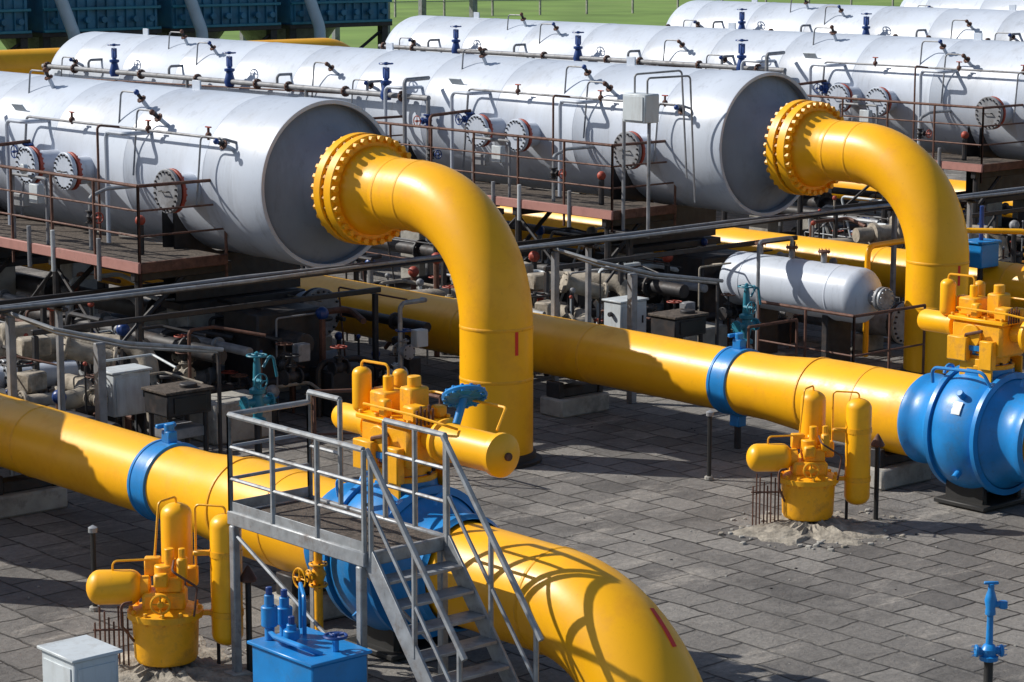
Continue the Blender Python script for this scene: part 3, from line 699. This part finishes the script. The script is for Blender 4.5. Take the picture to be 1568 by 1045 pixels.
g.cyl((-.12,0,.36),(.12,0,.36),.035,BLU,10); g.flange((-.12,0,.36),(1,0,0),.06,.03,BLU,6); g.flange((.12,0,.36),(1,0,0),.06,.03,BLU,6)
g.cyl((0,0,.82),(.13,0,.82),.03,BLU,8); g.box((0,0,1.03),(.14,.03,.03),BLU); g.cyl((.12,0,.85),(.12,0,.78),.045,BLU,8)
g.make([(18.1,13.75,0)],-.7)
g=G('marker_post')
g.cyl((0,0,0),(0,0,.88),.028,BLK,8); g.lathe((0,0,.86),(0,0,1),[(0,.03),(0,.05),(.05,.05),(.08,0)],STL,10); g.cyl((0,0,0),(0,0,.05),.06,CON,8)
g.make([(22.4,21.65,0),(13.05,21.65,0)])
g=G('marker_post')
g.cyl((0,0,0),(0,0,.98),.03,BLK,8); g.lathe((0,0,.92),(0,0,1),[(0,.08),(.02,.09),(.14,.02),(.16,0)],RST,12)
g.make([(22.4,18.8,0),(13.05,18.8,0)])

g=G('rubble')
rd=random.Random(5)
for bx,by in((12.47,19.38),(21.5,19.0)):
    for k in range(160):
        a=rd.uniform(0,6.28); r=rd.uniform(.35,1.25); s_=rd.uniform(.008,.04)
        g.box((bx+math.cos(a)*r,by+math.sin(a)*r*.9,s_*.3),(s_*2,s_*1.6,s_),CON if k%3 else SAND,rz=rd.uniform(0,3))
for k in range(500):
    bx=rd.uniform(8,34); by=rd.uniform(12,26); s_=rd.uniform(.005,.016)
    g.box((bx,by,s_*.3),(s_*2,s_*1.6,s_),CON if k%3 else DRK,rz=rd.uniform(0,3))
g.make()

# ---------------------------------------------------------------- far header, coolers, fence
g=G('yellow_header_pipe')
g.pipe([(10,58,3.4),(44.6,58,3.4),(44.6,58,0)],.5,YEL,1.3,32,12)
for xx in(14,22,30,38): g.box((xx,58,1.4),(.4,.4,2.8),CON)
g.make()
g=G('air_cooler_unit')
g.box((0,0,4.7),(4.7,7,2.4),CBLU,ch=.03)
for k in range(12): g.box((-2.2+.4*k,-3.54,4.7),(.06,.1,2.3),CBLU)
for zz in(3.55,4.3,5.1,5.85): g.box((0,-3.6,zz),(4.8,.12,.1),TEAL)
g.box((0,0,3.42),(4.9,7.2,.16),DRK)
for k in range(7): g.cyl((-2.0+.66*k,-3.6,3.9),(-2.0+.66*k,-3.75,3.9),.12,CBLU,10)
for sx in(-2.2,2.2):
    for sy in(-3.3,3.3): g.box((sx,sy,1.68),(.3,.3,3.36),DRK)
g.cyl((-2.2,-3.3,.4),(2.2,-3.3,3.2),.06,DRK,6)
g.lathe((0,0,2.6),(0,0,1),[(0,1.5),(.7,2.0)],GRY,24)
g.pipe([(-3.6,-3.9,6.6),(-2.2,-4.1,5.2),(-1.6,-4.3,3.4),(-1.5,-4.3,.0)],.22,LBL,1.1,16,8)
g.make([(35.3+5.3*k,78,0) for k in range(-1,5)])
g=G('perimeter_fence')
for k in range(60):
    g.box((60+4*k,170-.9*k*4*.35,1.1),(.15,.15,2.2),CON)
g.cyl((60,170,2.1),(60+236,170-.315*236,2.1),.04,GRY,6); g.cyl((60,170,1.2),(60+236,170-.315*236,1.2),.04,GRY,6)
g.make()
g=G('steel_pipe_rack')
for k in range(3):
    for q in(0,4): g.box((67+5.5*k,92+q,2.2),(.3,.3,4.4),GRY)
    g.box((67+5.5*k,94,4.3),(.3,4.4,.3),GRY)
for q in(0,1.2,2.6,4): g.cyl((64,92+q,4.65),(78.5,92+q,4.65),.25,GRY if q!=1.2 else BEI,14)
g.make()

# ---------------------------------------------------------------- light, world, camera
el=math.radians(38.5); az=math.atan2(-.585,.81)
dirv=V((-math.sin(az)*math.cos(el),-math.cos(az)*math.cos(el),-math.sin(el)))
ld=bpy.data.lights.new('sun','SUN'); ld.energy=5.0; ld.angle=math.radians(.5); ld.color=(1,.95,.87)
lo=bpy.data.objects.new('sun',ld); lo.rotation_euler=dirv.to_track_quat('-Z','Y').to_euler(); lo.location=(0,0,40); scene.collection.objects.link(lo)
w=bpy.data.worlds.new('World'); scene.world=w; w.use_nodes=True
nt=w.node_tree; sk=nt.nodes.new('ShaderNodeTexSky'); sk.sky_type='NISHITA'; sk.sun_disc=False; sk.sun_elevation=el; sk.sun_rotation=az%(2*math.pi)
nt.links.new(sk.outputs['Color'],nt.nodes['Background'].inputs['Color']); nt.nodes['Background'].inputs['Strength'].default_value=.095
cd=bpy.data.cameras.new('camera'); cd.sensor_width=36; cd.lens=3700/1568*36; cd.clip_end=6000; cd.clip_start=.5
co=bpy.data.objects.new('camera',cd); co.location=(0,0,7.2); co.rotation_euler=(math.radians(90-9.77),0,math.radians(-41.2)); scene.collection.objects.link(co); scene.camera=co
scene.view_settings.view_transform='Standard'; scene.view_settings.look='None'; scene.view_settings.exposure=0
